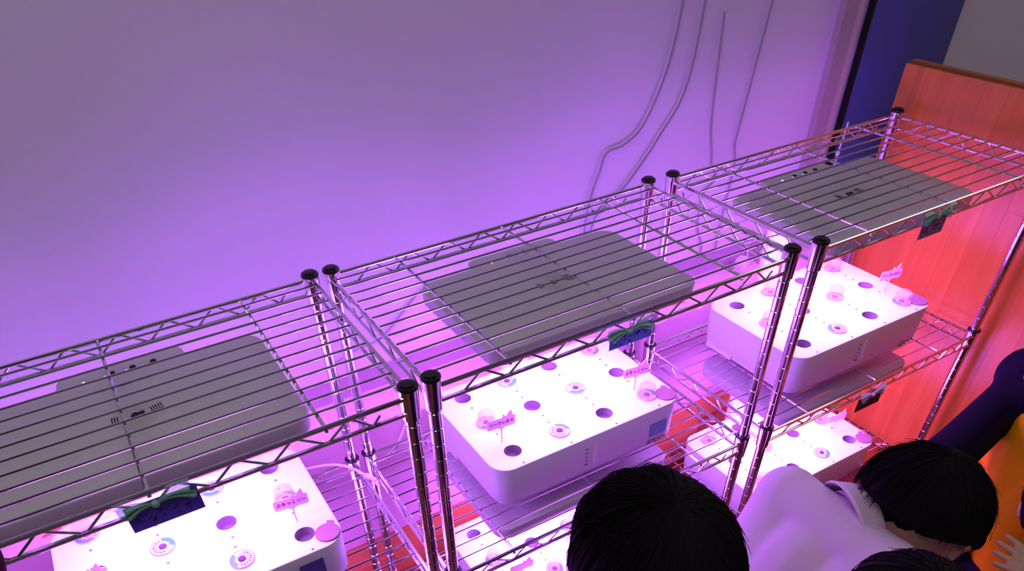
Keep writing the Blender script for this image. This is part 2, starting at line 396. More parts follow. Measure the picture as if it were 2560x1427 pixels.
# ------------------------------------------------------------------ hydroponic planters
TW, TD, TH0 = 0.380, 0.252, 0.0875      # tank width, depth, deck height above the shelf wires
GX, GY = 0.0925, 0.0858
SHELF = -0.3577 - 0.0125 + 0.0055 + 0.0015   # top of the middle shelf wires in rack space (rack 2)
HR = 0.0150
COLX = [(-1.5 + i) * GX for i in range(4)]; ROWY = [GY, 0.0, -GY]
def planter(label, loc, open_first, scale, front_marks, group='hydroponic planters on the rack shelves'):
    """open_first: True when the back-left place is an open hole. loc = centre of tank at shelf level."""
    t = thing('hydroponic_planter', label, 'planter', loc, 0, group); t.scale = (scale,) * 3
    Z = TH0
    open_ = [(c, r) for r in range(3) for c in range(4) if ((c + r) % 2 == 0) == open_first]
    # tank with a pierced deck
    m = MB()
    outer = rrect(0, 0, TW - 0.004, TD - 0.004, 0.032, 9)
    holes = [circle(COLX[c], ROWY[r], HR, 28) for c, r in open_]
    vs, fs = filled(outer, holes, Z); m.add(vs, fs, 0)
    lo = [[(x, y, Z) for x, y in rrect(0, 0, TW - 0.004, TD - 0.004, 0.032, 9)], [(x, y, Z - 0.0006) for x, y in rrect(0, 0, TW - 0.0012, TD - 0.0012, 0.0325, 9)],
          [(x, y, Z - 0.002) for x, y in rrect(0, 0, TW, TD, 0.033, 9)], [(x, y, 0.014) for x, y in rrect(0, 0, TW - 0.006, TD - 0.004, 0.032, 9)],
          [(x, y, 0.010) for x, y in rrect(0, 0, TW - 0.012, TD - 0.010, 0.029, 9)], [(x, y, 0.010) for x, y in rrect(0, 0, TW - 0.022, TD - 0.018, 0.027, 9)], [(x, y, 0.001) for x, y in rrect(0, 0, TW - 0.022, TD - 0.018, 0.027, 9)]]
    lo = lo[::-1]; m.loft(lo, 0, True, False)
    m.box((-TW / 2 + 0.012, 0.070, 0.008), (0.014, 0.070, 0.013), 0); m.box((TW / 2 - 0.012, 0.070, 0.008), (0.014, 0.070, 0.013), 0)
    tank = build('tank', m, [M_white], t)
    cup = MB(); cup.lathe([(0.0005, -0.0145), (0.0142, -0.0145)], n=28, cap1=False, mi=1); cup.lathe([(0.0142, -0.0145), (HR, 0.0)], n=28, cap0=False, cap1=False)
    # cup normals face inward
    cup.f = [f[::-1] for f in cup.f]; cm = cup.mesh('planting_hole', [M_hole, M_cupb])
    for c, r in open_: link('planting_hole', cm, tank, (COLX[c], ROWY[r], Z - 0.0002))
    d = MB(); d.lathe([(0.0021, -0.0002), (0.0021, 0.0002), (0.0012, 0.0002)], n=10); dm = d.mesh('dimple', M_dot)
    for c in range(4):
        for r in range(3): link('dimple', dm, tank, (COLX[c], ROWY[r] - 0.0345, Z + 0.0002)); 
    for c, r in ((1, 2), (2, 2), (3, 1), (1, 1)): link('dimple', dm, tank, (COLX[c] - 0.002, ROWY[r] + 0.030, Z + 0.0002))
    # grey filler lid with thumb tab at the front right corner
    l = MB(); l.lathe([(0.0185, -0.001), (0.0185, 0.0022), (0.0175, 0.0030)], (0, 0, 0), 26); l.box((0.010, 0.0165, 0.0012), (0.010, 0.009, 0.003), 0, Matrix.Rotation(-0.5, 3, 'Z'))
    build('filler_lid', l, M_lid, tank, (TW / 2 - 0.0215, -TD / 2 + 0.0245, Z))
    # front: water gauge, scale marks, logo
    fy = -TD / 2 - 0.0002
    w = MB(); prof = rrect(0, 0, 0.0080, 0.044, 0.0039, 5); w.loft([[(x, fy + 0.001, y) for x, y in prof], [(x, fy - 0.0004, y) for x, y in prof]]); w.f = [f[::-1] for f in w.f]
    build('water_gauge', w, M_window, tank, (0.0, 0, 0.046))
    g = MB()
    for k, ln in enumerate((0.007, 0.003, 0.003, 0.003, 0.006)): g.box((-0.0165, fy + 0.0006, 0.028 + 0.0085 * k), (ln, 0.0008, 0.0012))
    build('scale_marks', g, M_logo, tank)
    lg = MB()
    def ring_letter(x0, wd, hh, th, rad):
        n0 = len(lg.v); a = rrect(x0, 0, wd, hh, rad, 4); c2 = rrect(x0, 0, wd - 2 * th, hh - 2 * th, max(0.0004, rad - th * 0.6), 4)
        sh = 0.24; k = len(a)
        lg.add([(x + sh * y, fy - 0.0004, y) for x, y in a] + [(x + sh * y, fy - 0.0004, y) for x, y in c2], [(i, (i + 1) % k, k + (i + 1) % k, k + i) for i in range(k)])
    lg.box((-0.0215, fy - 0.0003, -0.0012), (0.0024, 0.0004, 0.0075)); lg.box((-0.0200, fy - 0.0003, 0.0042), (0.0024, 0.0004, 0.0018))
    ring_letter(-0.0118, 0.0120, 0.0100, 0.0020, 0.0020); ring_letter(0.0028, 0.0120, 0.0100, 0.0020, 0.0036); ring_letter(0.0174, 0.0120, 0.0100, 0.0020, 0.0036)
    lo2 = build('logo', lg, M_logo, tank, (0.1365, 0, 0.0160), False); lo2.scale = (0.84, 1, 0.84)
    if front_marks == 'film':
        fl = MB(); fl.box((0.1385, fy - 0.0002, 0.042), (0.036, 0.0006, 0.028)); build('blue_film_label', fl, M_film, tank, smooth=False)['label'] = 'square blue film label above the logo'
    if front_marks == 'dark':
        fl = MB(); fl.box((0.130, fy - 0.0002, 0.052), (0.036, 0.0006, 0.036)); build('dark_label', fl, M_cardblue, tank, smooth=False)['label'] = 'dark blue label on front face'
    # lamp column and lamp head
    c = MB(); c.loft([[(x, y, zc) for x, y in rrect(0.0, TD / 2 + 0.0115, 0.062, 0.017, 0.006, 4)] for zc in (0.016, 0.288)])
    c.box((0, TD / 2 + 0.0015, 0.050), (0.050, 0.008, 0.060)); build('column', c, M_white, t)
    PZ = 0.3060; PT = 0.0230
    def outline(o):
        w2, d0, d1, bw = TW / 2 - 0.002 - o, -TD / 2 + 0.004 + o, TD / 2 - 0.006 - o, 0.084 - o
        pts = []
        def arc(cx, cy, r, a0, a1, n=7):
            for k in range(n + 1):
                a = a0 + (a1 - a0) * k / n; pts.append((cx + r * math.cos(a), cy + r * math.sin(a)))
        R = 0.026; r2 = 0.010; d2 = d1 + 0.0285
        arc(-w2 + R, d0 + R, R, PI, 1.5 * PI); arc(w2 - R, d0 + R, R, -PI / 2, 0); arc(w2 - R, d1 - R, R, 0, PI / 2)
        arc(bw + r2, d1 + r2, r2, 1.5 * PI, PI, 5); arc(bw - r2 * 1.4, d2 - r2 * 1.4, r2 * 1.4, 0, PI / 2, 5)
        arc(-bw + r2 * 1.4, d2 - r2 * 1.4, r2 * 1.4, PI / 2, PI, 5); arc(-bw - r2, d1 + r2, r2, 0, -PI / 2, 5); arc(-w2 + R, d1 - R, R, PI / 2, PI)
        return pts
    h = MB(); h.loft([[(x, y, PZ - PT) for x, y in outline(0.001)], [(x, y, PZ - 0.0035) for x, y in outline(0)], [(x, y, PZ - 0.001) for x, y in outline(0.0009)], [(x, y, PZ) for x, y in outline(0.0032)]])
    head = build('lamp_head', h, M_panel, t)
    ld = MB(); ld.add([(-0.176, -0.108, 0), (0.176, -0.108, 0), (0.176, 0.108, 0), (-0.176, 0.108, 0)], [(3, 2, 1, 0)]); lo_ = build('diode_board', ld, M_led, head, (0, 0, PZ - PT - 0.0006), False)
    al = bpy.data.lights.new('diode_light', 'AREA'); al.shape = 'RECTANGLE'; al.size = 0.35; al.size_y = 0.21; al.spread = math.radians(LED_SPREAD); al.color = LED_COL; al.energy = LED_WATT
    ao = bpy.data.objects.new('diode_light', al); C.objects.link(ao); ao.parent = lo_; ao.location = (0, 0, -0.0008)
    # fan vent: fine rings, dark slots left and right, open hub
    v = MB(); vy = 0.006
    def arcband(r0, r1, a0, a1, mi, z=0.0003, n=8):
        k = len(v.v); pts = []
        for i in range(n + 1):
            a = a0 + (a1 - a0) * i / n; pts += [(r0 * math.cos(a), vy + r0 * math.sin(a), PZ + z), (r1 * math.cos(a), vy + r1 * math.sin(a), PZ + z)]
        v.add(pts, [(2 * i, 2 * i + 1, 2 * i + 3, 2 * i + 2) for i in range(n)], mi)
    for i in range(6):
        r0 = 0.0125 + 0.0033 * i
        arcband(r0, r0 + 0.0009, 0, 2 * PI, 1, 0.0004, 36)
        if i > 0:
            arcband(r0 + 0.0010, r0 + 0.0025, -0.36, 0.0, 0, 0.0008); arcband(r0 + 0.0010, r0 + 0.0025, 0.06, 0.44 - 0.02 * i, 0, 0.0008)
            if i > 2: arcband(r0 + 0.0010, r0 + 0.0025, PI - 0.30, PI + 0.22, 0, 0.0008)
    v.lathe([(0.0120, PZ + 0.0002), (0.0113, PZ + 0.0007), (0.0108, PZ + 0.0003)], (0, vy, 0), 30, 1, False, False)
    hub = [(-0.0105, -0.002), (-0.006, -0.0052), (0.000, -0.0045), (0.0022, -0.001), (0.006, -0.0035), (0.0108, -0.001), (0.0098, 0.0035), (0.0045, 0.0040), (0.0012, 0.0028), (-0.002, 0.0050), (-0.0068, 0.0042)]
    v.add([(x * 0.85, vy + y * 1.15, PZ + 0.0009) for x, y in hub], [list(range(len(hub)))], 0)
    build('fan_vent', v, [M_slot, M_ring], head, smooth=False)
    # buttons and status lights on the tongue
    for k in range(4):
        x = (-0.0405 + 0.0275 * k)
        q = MB(); q.lathe([(0.0044, PZ - 0.0002), (0.0042, PZ + 0.0012), (0.0030, PZ + 0.0017)], (x, TD / 2 - 0.003, 0), 14); build('button', q, M_slot if k else M_ring, head)
        if k < 3:
            q = MB(); q.lathe([(0.0018, PZ - 0.0002), (0.0018, PZ + 0.0008)], (x - 0.009, TD / 2 - 0.0065, 0), 10); build('status_light', q, M_ledw if k == 0 else M_ledb, head)
    return t, open_
def onshelf(base_z): return base_z + SHELF
PLANTS = [  # name words, centre x, y, shelf z, back-left open?, scale, marks
    ('left rack middle shelf', (-0.320, 0.193, onshelf(0.0045)), False, 1.0, 'dark', 'white hydroponic planter with grey lamp head on nearest left rack'),
    ('middle rack upper planter', (0.3135, 0.193, onshelf(0.0)), True, 1.0, 'film', 'white hydroponic planter with blue film label on middle rack'),
    ('right rack upper planter', (0.942, 0.160, onshelf(0.0015)), True, 1.012, '', 'white hydroponic planter in front of the orange wooden wall, upper one'),
    ('middle rack lowest shelf', (0.3135, 0.193, onshelf(ZM)), True, 1.0, '', 'white hydroponic planter on lowest shelf of middle rack, behind dark head'),
    ('left rack lowest shelf', (-0.320, 0.193, onshelf(ZM + 0.0045)), False, 1.0, '', 'white hydroponic planter on lowest shelf of nearest left rack'),
    ('right rack lowest shelf', (0.944, 0.155, onshelf(ZM)), False, 1.012, '', 'white hydroponic planter on lowest right shelf beside white-shirted child'),
]
roww = ('back', 'middle', 'front'); colw = ('leftmost', 'second from left', 'third from left', 'rightmost')
pod0 = None
CROP = [[0.6, 2.2, 4.0, 5.2], [3.3, 1.0, 3.6, 5.0]]
rp = random.Random(5)
def make_pod(cyan_a):
    t = thing('seed_pod', 'x', 'seed pod')
    m = MB(); m.lathe([(0.0145, -0.010), (0.0150, 0.0003), (0.0176, 0.0003), (0.0178, 0.0018), (0.0172, 0.0026), (0.0062, 0.0026), (0.0056, 0.0012)], n=28, cap1=True)
    cap = build('pod_cap', m, M_sticker, t)
    s = MB(); s.lathe([(0.0054, 0.0014), (0.0050, 0.0034), (0.0030, 0.0038)], n=9); build('sponge_plug', s, M_sponge, t)
    p = MB(); z = 0.0028
    def band(r0, r1, a0, a1, n=10):
        pts = []
        for i in range(n + 1):
            a = a0 + (a1 - a0) * i / n; pts += [(r0 * math.cos(a), r0 * math.sin(a), z), (r1 * math.cos(a), r1 * math.sin(a), z)]
        p.add(pts, [(2 * i, 2 * i + 1, 2 * i + 3, 2 * i + 2) for i in range(n)])
    band(0.0086, 0.0091, cyan_a + 0.8, cyan_a + 5.6, 24)
    for i in range(9):
        a = cyan_a + 1.25 + 0.36 * i
        band(0.0108, 0.0138, a, a + 0.10, 1); band(0.0118, 0.0126, a - 0.06, a + 0.18, 2); 
        if i % 2: band(0.0132, 0.0139, a - 0.05, a + 0.16, 2)
    build('printed_text', p, M_print, cap, smooth=False)
    p = MB(); band(0.0167, 0.0175, 0, 2 * PI, 32); build('rim_line', p, M_rim, cap, smooth=False)
    q = MB(); pts = []
    n = 12
    for i in range(n + 1):
        a = cyan_a - 0.95 + 1.9 * i / n; ri = 0.0100 if 0 < i < n else 0.0150; pts += [(ri * math.cos(a), ri * math.sin(a), 0.0028), (0.0168 * math.cos(a), 0.0168 * math.sin(a), 0.0028)]
    q.add(pts, [(2 * i, 2 * i + 1, 2 * i + 3, 2 * i + 2) for i in range(n)]); build('blue_patch', q, M_cyan, cap, smooth=False)
    d = MB(); d.lathe([(0.0150, 0.0026), (0.0150, 0.016), (0.0138, 0.0215), (0.0100, 0.0250), (0.0040, 0.0262), (0.0005, 0.0263)], n=24, cap0=False, cap1=False); build('clear_dome', d, M_dome, t)
    return t
def drop_dome(t):
    for ch in list(t.children):
        if ch.name.startswith('clear_dome'): bpy.data.objects.remove(ch)
protos = [make_pod(a) for a in (-2.0, 0.4, 2.9, -0.8)]
used = [False] * 4
NODOME = {(1, 0, 1), (1, 1, 2), (1, 2, 1), (0, 0, 2), (0, 1, 1), (0, 2, 2), (2, 2, 1), (5, 2, 2)}
k = 0
for pi, (words, loc, of, sc, marks, label) in enumerate(PLANTS):
    t, open_ = planter(label, loc, of, sc, marks)
    for r in range(3):
        for c in range(4):
            if (c, r) in open_ or words == 'left rack lowest shelf': continue
            ki = (c * 2 + r * 3 + pi) % 4
            if used[ki]: p = copy_tree(protos[ki])
            else: p = protos[ki]; used[ki] = True; keep = copy_tree(p); protos[ki] = keep
            p.location = (loc[0] + COLX[c] * sc, loc[1] + ROWY[r] * sc, loc[2] + TH0 * sc); p.rotation_euler = (0, 0, rp.uniform(-0.25, 0.25)); p.scale = (sc,) * 3
            p['label'] = 'round printed pod with sponge centre, %s row, %s, %s' % (roww[r], colw[c], words)
            p['group'] = 'seed pods in planter decks'
            if (pi, r, c) in NODOME: drop_dome(p)
for p in protos:
    for ch in list(p.children_recursive): bpy.data.objects.remove(ch)
    bpy.data.objects.remove(p)

# ------------------------------------------------------------------ plant name tags
def plant_tag(label, base, words, w=0.050, h=0.019, stem=0.030, tilt=0.0, rz=0.0, flip=1):
    t = thing('plant_tag', label, 'plant tag', base, rz, 'pink plant name tags'); t.rotation_euler = (0, tilt, rz)
    m = MB(); z0, z1 = stem, stem + h; T = 0.0006
    out = [(-w / 2, z0 + 0.002), (-w / 2 + 0.002, z0), (-0.006, z0), (0, z0 - 0.005), (0.006, z0), (w / 2 - 0.002, z0), (w / 2, z0 + 0.002), (w / 2, z1 - 0.002), (w / 2 - 0.001, z1), (w * 0.40, z1 + 0.001), (w * 0.36, z1 + 0.012), (w * 0.24, z1 + 0.006), (w * 0.18, z1 + 0.001), (w * 0.08, z1 + 0.006), (w * 0.03, z1), (-w / 2 + 0.003, z1), (-w / 2, z1 - 0.003)]
    m.loft([[(x, -T, z) for x, z in out], [(x, T, z) for x, z in out]]); build('plate', m, M_tag, t, smooth=False)
    s = MB(); s.tube([(0, 0, -0.003), (0, 0, z0 + 0.002)], [0.0012, 0.0014], 6); build('stem', s, M_tag, t)
    if words:
        me = text_mesh(words, w / (len(words) + 0.8), M_ink); o = link('lettering', me, t, (0, -T - 0.0003, (z0 + z1) / 2)); o.rotation_euler = (PI / 2, 0, 0)
    return t
ZD = SHELF + TH0
plant_tag('pink tag lettered in black hiragana on the left rack planter deck', (-0.182, 0.139, ZD + 0.0045), 'ぶろっこリー', rz=-0.12)
plant_tag('pink tag with pointed leaf top at front left of middle planter deck', (0.172, 0.137, ZD), 'リーフレタス', rz=-0.10)
plant_tag('pink tag standing at right end of middle planter deck', (0.445, 0.133, ZD), 'ぶろっこリー', rz=-0.15)
plant_tag('pink tag standing before the orange wooden wall, right rack upper planter', (1.088, 0.118, onshelf(0.0015) + TH0 * 1.012), 'リーフレタス', rz=-0.2)
plant_tag('pink tag with flower top at photo bottom left on left rack deck', (-0.462, 0.158, ZD + 0.0045), '', stem=0.020, rz=-0.12)
plant_tag('pink tag on the lowest right planter deck under the black card', (1.082, 0.115, onshelf(ZM) + TH0 * 1.012), '', stem=0.026, rz=-0.2)
plant_tag('pink tag at lowest shelf of middle rack beneath the front rail', (0.200, 0.125, onshelf(ZM) + TH0), '', stem=0.024, rz=-0.10)

# ------------------------------------------------------------------ name cards tied on the front rails with green bows
def bow(parent, loc, s, m1, seed):
    rr = random.Random(seed); b = MB()
    def wing(dirx, droop, L, wd):
        n = 8; rows = []
        for i in range(n + 1):
            u = i / n
            x = dirx * L * u; z = droop * L * u + 0.12 * L * math.sin(PI * u)
            hw = wd * (0.16 + 0.84 * u ** 0.8)
            row = []
            for j in range(7):
                v = -1 + 2 * j / 6
                row.append((x + 0.10 * L * v * u * dirx, -0.0035 - 0.0030 * math.cos(v * 5.5 + seed) * (0.3 + u), z + hw * v))
            rows.append(row)
        vs = [p for r in rows for p in r]; fs = [(i * 7 + j, i * 7 + j + 1, (i + 1) * 7 + j + 1, (i + 1) * 7 + j) for i in range(n) for j in range(6)]
        o = len(vs); vs2 = [(p[0], p[1] - 0.0003, p[2]) for p in vs]
        b.add(vs + vs2, fs + [tuple(q + o for q in f[::-1]) for f in fs])
    wing(-1, 0.02, 0.036 * s, 0.0115 * s); wing(1, 0.12, 0.036 * s, 0.0125 * s); wing(-1, -0.22, 0.030 * s, 0.006 * s); wing(1, -0.16, 0.040 * s, 0.0055 * s)
    k = MB(); k.lathe([(0.0005, -0.0045), (0.0040, -0.0025), (0.0048, 0), (0.0040, 0.0025), (0.0005, 0.0045)], n=10)
    o = build('ribbon_bow', b, m1, parent, loc); build('knot', k, m1, o, (0, -0.004, 0))
def card(label, loc, w, h, mt, bowoff, s, mrib, seed, lean=0.0, skew=0.0, ry=0.0):
    t = thing('name_card', label, 'card', loc, 0, 'name cards tied to front rails'); t.rotation_euler = (lean, ry, 0)
    m = MB(); pts = [(-w / 2, -h), (w / 2, -h), (w / 2 - skew, 0), (-w / 2 - skew, 0)]
    m.loft([[(x, -0.0004, z) for x, z in pts], [(x, 0.0004, z) for x, z in pts]]); c = build('card_sheet', m, mt, t, smooth=False)
    g = MB(); rr = random.Random(seed)
    for i in range(5):     # smudged writing, not legible in the photograph
        x = -w * 0.36 + w * 0.17 * i
        for q in range(3): g.box((x + rr.uniform(-.003, .003), -0.0007, -h * 0.62 + rr.uniform(-.006, .006)), (rr.uniform(.002, .006), 0.0004, rr.uniform(.001, .003)), 0, Matrix.Rotation(rr.uniform(-1.2, 1.2), 3, 'Y'))
    build('writing', g, M_smudge, c, smooth=False)
    bow(t, bowoff, s, mrib, seed)
    return t
card('dark blue card with sheer green bow hanging on left rack front rail', (-0.3245, -0.0175, -0.018), 0.074, 0.034, M_cardblue, (-0.006, -0.002, -0.002), 1.0, M_ribbon, 1)
card('slate blue card with green bow hanging on middle rack front rail', (0.2945, -0.0125, -0.026), 0.072, 0.026, M_cardblue2, (-0.008, -0.001, -0.003), 0.95, M_ribbon, 2)
card('mauve card with green bow hanging from right rack top shelf rail', (0.925, -0.0135, -0.030), 0.062, 0.032, M_cardmauve, (-0.004, -0.001, 0.004), 0.95, M_ribbon, 3)
card('black card with pale green bow on right rack middle shelf rail', (0.945, -0.0135, ZM - 0.038), 0.072, 0.032, M_cardblack, (-0.002, -0.001, 0.002), 0.9, M_ribbonw, 4)

# ------------------------------------------------------------------ cables, plugs, scraps
def smooth_path(pts, n=6):
    pts = [Vector(p) for p in pts]; out = []
    for i in range(len(pts) - 1):
        p0 = pts[max(0, i - 1)]; p1 = pts[i]; p2 = pts[i + 1]; p3 = pts[min(len(pts) - 1, i + 2)]
        for k in range(n):
            t = k / n
            out.append(0.5 * ((2 * p1) + (p2 - p0) * t + (2 * p0 - 5 * p1 + 4 * p2 - p3) * t * t + (3 * p1 - p0 - 3 * p2 + p3) * t ** 3))
    out.append(pts[-1]); return out
def cable(label, pts, r=0.0022, m=None):
    q = MB(); q.tube(smooth_path(pts), r, 7); return tag(build('cable', q, m or M_cable2), label, 'cable', 'cables behind the racks')
y = WY - 0.005
cable('thin grey cable bent sideways on wall left of the middle rack post', [(0.765, y, 0.32), (0.745, y, 0.15), (0.70, y, 0.045), (0.655, y, 0.012), (0.612, y, 0.004), (0.597, y, -0.03), (0.584, y, -0.06), (0.57, y, -0.12), (0.566, y, -0.22), (0.565, y, LZ + 0.003)])
cable('thin grey cable sloping down wall behind the middle rack post', [(0.815, y, 0.32), (0.795, y, 0.10), (0.735, y, 0.006), (0.699, y, -0.035), (0.663, y, -0.07), (0.617, y, -0.099), (0.589, y, -0.125), (0.575, y, -0.20), (0.573, y, LZ + 0.003)])
cable('cable looping on wall behind the right rack, left one', [(0.86, y, 0.2), (0.872, y, 0.02), (0.888, y, -0.05), (0.893, y, -0.075), (0.912, y, -0.105), (0.900, y, -0.118), (0.882, y, -0.135), (0.880, y, -0.2), (0.905, y, -0.26), (0.90, y, LZ + 0.003)], 0.002)
cable('upright cable on wall behind the right rack, right one', [(0.985, y, 0.25), (0.956, y, 0.0), (0.951, y, -0.046), (0.961, y, -0.084), (0.958, y, -0.15), (0.950, y, -0.25), (0.955, y, LZ + 0.003)], 0.002)
cable('grey cable rising from behind the middle lamp head', [(0.22, y, -0.150), (0.192, y, -0.162), (0.155, y, -0.191), (0.109, y, -0.227), (0.068, y, -0.232), (0.03, y, -0.242), (-0.01, y, -0.256)], 0.0019)
cable('white cable crossing the wires beside left planter', [(-0.155, 0.345, -0.352), (-0.120, 0.338, -0.349), (-0.074, 0.325, -0.350), (-0.048, 0.303, -0.352), (-0.028, 0.268, -0.357), (-0.016, 0.25, -0.372)], 0.0024, M_cable)
cable('white cable across mauve ledge face below left rack', [(0.036, 0.352, -0.405), (0.06, 0.350, -0.385), (0.082, 0.351, -0.352), (0.09, 0.354, -0.336)], 0.002, M_cable)
pl = MB(); pl.tube([(-0.030, 0.272, -0.3565), (-0.018, 0.254, -0.3595)], [0.0052, 0.0036], 10); tag(build('cable_plug', pl, M_cable), 'pale plug at end of white cable between left and middle racks', 'plug')
for i, (x, yy, rz, lab) in enumerate(((1.005, 0.432, 0.4, 'white power adapter on ledge behind right front posts, left one'), (1.080, 0.425, -0.2, 'white power adapter on ledge behind right front posts, right one'))):
    t = thing('power_adapter', lab, 'adapter', (x, yy, LZ), rz, 'power adapters on the ledge')
    q = MB(); q.loft([[(a, c, z) for a, c in rrect(0, 0, 0.036 - d, 0.024 - d, 0.006, 4)] for z, d in ((0.001, 0.002), (0.003, 0), (0.026, 0), (0.029, 0.004))]); build('housing', q, M_cable, t)
    q = MB(); q.tube(smooth_path([(0.025, 0, 0.012), (0.045, 0.004, 0.012), (0.062, 0.012, 0.02), (0.060, 0.026, 0.045), (0.050, 0.035, 0.07)]), 0.002, 6); build('lead', q, M_cable, t)
rs = random.Random(9)
for i, (x, yy, l, lab) in enumerate(((0.039, 0.403, 0.022, 'red paper scrap on ledge just left of the near posts'), (-0.054, 0.398, 0.030, 'long red paper scrap on ledge left of paired back posts'), (0.004, 0.392, 0.012, 'tiny dark red scrap on ledge between the paired back posts'), (0.780, 0.392, 0.034, 'thin red scrap on ledge below the middle lamp head'), (1.068, 0.398, 0.022, 'short red scrap on ledge beside adapters'), (-0.521, 0.389, 0.030, 'red scrap on ledge at the far left'), (0.097, 0.393, 0.014, 'small red scrap on ledge right of near posts'))):
    q = MB(); out = [(l * (-0.5 + j / 6), 0.0035 * (0.5 + rs.random())) for j in range(7)]
    ring = [(a, c, 0.0008) for a, c in out] + [(a, -c * 0.8, 0.0008) for a, c in out[::-1]]
    q.loft([ring, [(a, c, z + 0.0012) for a, c, z in ring]]); o = build('paper_scrap', q, M_redbit, None, (x, yy, LZ)); o.rotation_euler = (0, 0, rs.uniform(-.4, .4)); tag(o, lab, 'scrap', 'red scraps on the ledge')
#PEOPLE
# ------------------------------------------------------------------ people
M_skin = mat('skin', (0.84, 0.46, 0.37), 0.55, noise=(25, 0.05, (1, 1, 1)))
M_hair = mat('black_hair', (0.006, 0.004, 0.006), 0.8, spec=0.15)
M_shirtw = mat('white_cotton', (0.80, 0.57, 0.83), 0.85, bump=(28, 0.5))
M_navy = mat('navy_cotton', (0.011, 0.007, 0.024), 0.85, spec=0.05, bump=(30, 0.5))
M_orange = mat('orange_cotton', (0.98, 0.38, 0.006), 0.8, spec=0.1, bump=(18, 0.5))
M_maroon = mat('dark_maroon_knit', (0.055, 0.012, 0.022), 0.9, spec=0.05, bump=(60, 0.5))
M_dark = mat('black_cotton', (0.012, 0.010, 0.016), 0.9, spec=0.05, bump=(40, 0.4))
M_shoe = mat('shoe_white', (0.6, 0.58, 0.6), 0.6)
M_eye = mat('eye_dark', (0.015, 0.010, 0.010), 0.15)
M_lip = mat('lips', (0.50, 0.18, 0.17), 0.5)
def remeshed(name, parts, voxel, m, parent, smooth=4):
    """one continuous surface from tapered limbs (p0, r0, p1, r1) and ellipsoids (centre, axes matrix columns)"""
    b = MB()
    for p in parts:
        if p[0] == 'limb':
            _, p0, r0, p1, r1 = p; p0 = Vector(p0); p1 = Vector(p1); d = (p1 - p0); L = d.length; q = d.to_track_quat('Z', 'Y').to_matrix() if L > 1e-6 else Matrix.Identity(3)
            prof = [(max(1e-4, r0 * math.sin(a)), -r0 * math.cos(a)) for a in [PI / 2 * k / 5 for k in range(6)]] + [(max(1e-4, r1 * math.cos(a)), L + r1 * math.sin(a)) for a in [PI / 2 * k / 5 for k in range(6)]]
            t = MB(); t.lathe(prof, n=16); b.add([q @ Vector(v) + p0 for v in t.v], t.f)
        else:
            _, c, ax = p; t = MB(); t.lathe([(max(1e-4, math.sin(PI * k / 12)), -math.cos(PI * k / 12)) for k in range(13)], n=20)
            b.add([Vector(c) + ax[0] * v[0] + ax[1] * v[1] + ax[2] * v[2] for v in t.v], t.f)
    me = b.mesh('tmp', m); o = bpy.data.objects.new('tmp', me); C.objects.link(o)
    r = o.modifiers.new('r', 'REMESH'); r.mode = 'VOXEL'; r.voxel_size = voxel
    s = o.modifiers.new('s', 'SMOOTH'); s.factor = 0.5; s.iterations = smooth
    dg = bpy.context.evaluated_depsgraph_get(); me2 = bpy.data.meshes.new_from_object(o.evaluated_get(dg)); bpy.data.objects.remove(o)
    me2.materials.clear(); me2.materials.append(m); me2.shade_smooth(); me2.name = name
    return link(name, me2, parent)
def limb(p0, r0, p1, r1): return ('limb', p0, r0, p1, r1)
def ell(c, f, u, r, df, du, dr): return ('ell', c, (f * df, u * du, r * dr))
def hand_parts(W, d, n, s, curl=0.5, side=1):
    """palm and five fingers; d points along the hand, n out of the back of the hand, side: +1 thumb on d x n"""
    d = Vector(d).normalized(); n = (Vector(n) - d * d.dot(Vector(n))).normalized(); w = d.cross(n) * side
    out = []; W = Vector(W)
    for k in range(4):   # palm as four rays that join into one sheet
        a = W + w * (0.012 - 0.006 * k) * s * 1.2; bq = W + d * 0.046 * s + w * (0.0195 - 0.0128 * k) * s
        out.append(limb(a, 0.0100 * s, bq, 0.0082 * s))
    for k, ln in enumerate((0.040, 0.046, 0.042, 0.033)):
        a = W + d * 0.046 * s + w * (0.0195 - 0.0128 * k) * s
        ang = curl * (0.7 + 0.12 * k); d1 = (d * math.cos(ang * 0.5) - n * math.sin(ang * 0.5) + w * (0.20 - 0.13 * k)).normalized(); d2 = (d * math.cos(ang * 1.4) - n * math.sin(ang * 1.4) + w * (0.14 - 0.10 * k)).normalized()
        m1 = a + d1 * ln * 0.5 * s; m2 = m1 + d2 * ln * 0.5 * s
        out += [limb(a, 0.0062 * s, m1, 0.0056 * s), limb(m1, 0.0056 * s, m2, 0.0046 * s)]
    a = W + d * 0.010 * s + w * 0.016 * s; m1 = a + (d * 0.5 + w * 0.85 - n * 0.2).normalized() * 0.022 * s; m2 = m1 + (d * 0.85 + w * 0.4 - n * 0.35).normalized() * 0.022 * s
    out += [limb(a, 0.0092 * s, m1, 0.0076 * s), limb(m1, 0.0074 * s, m2, 0.0060 * s)]
    return out
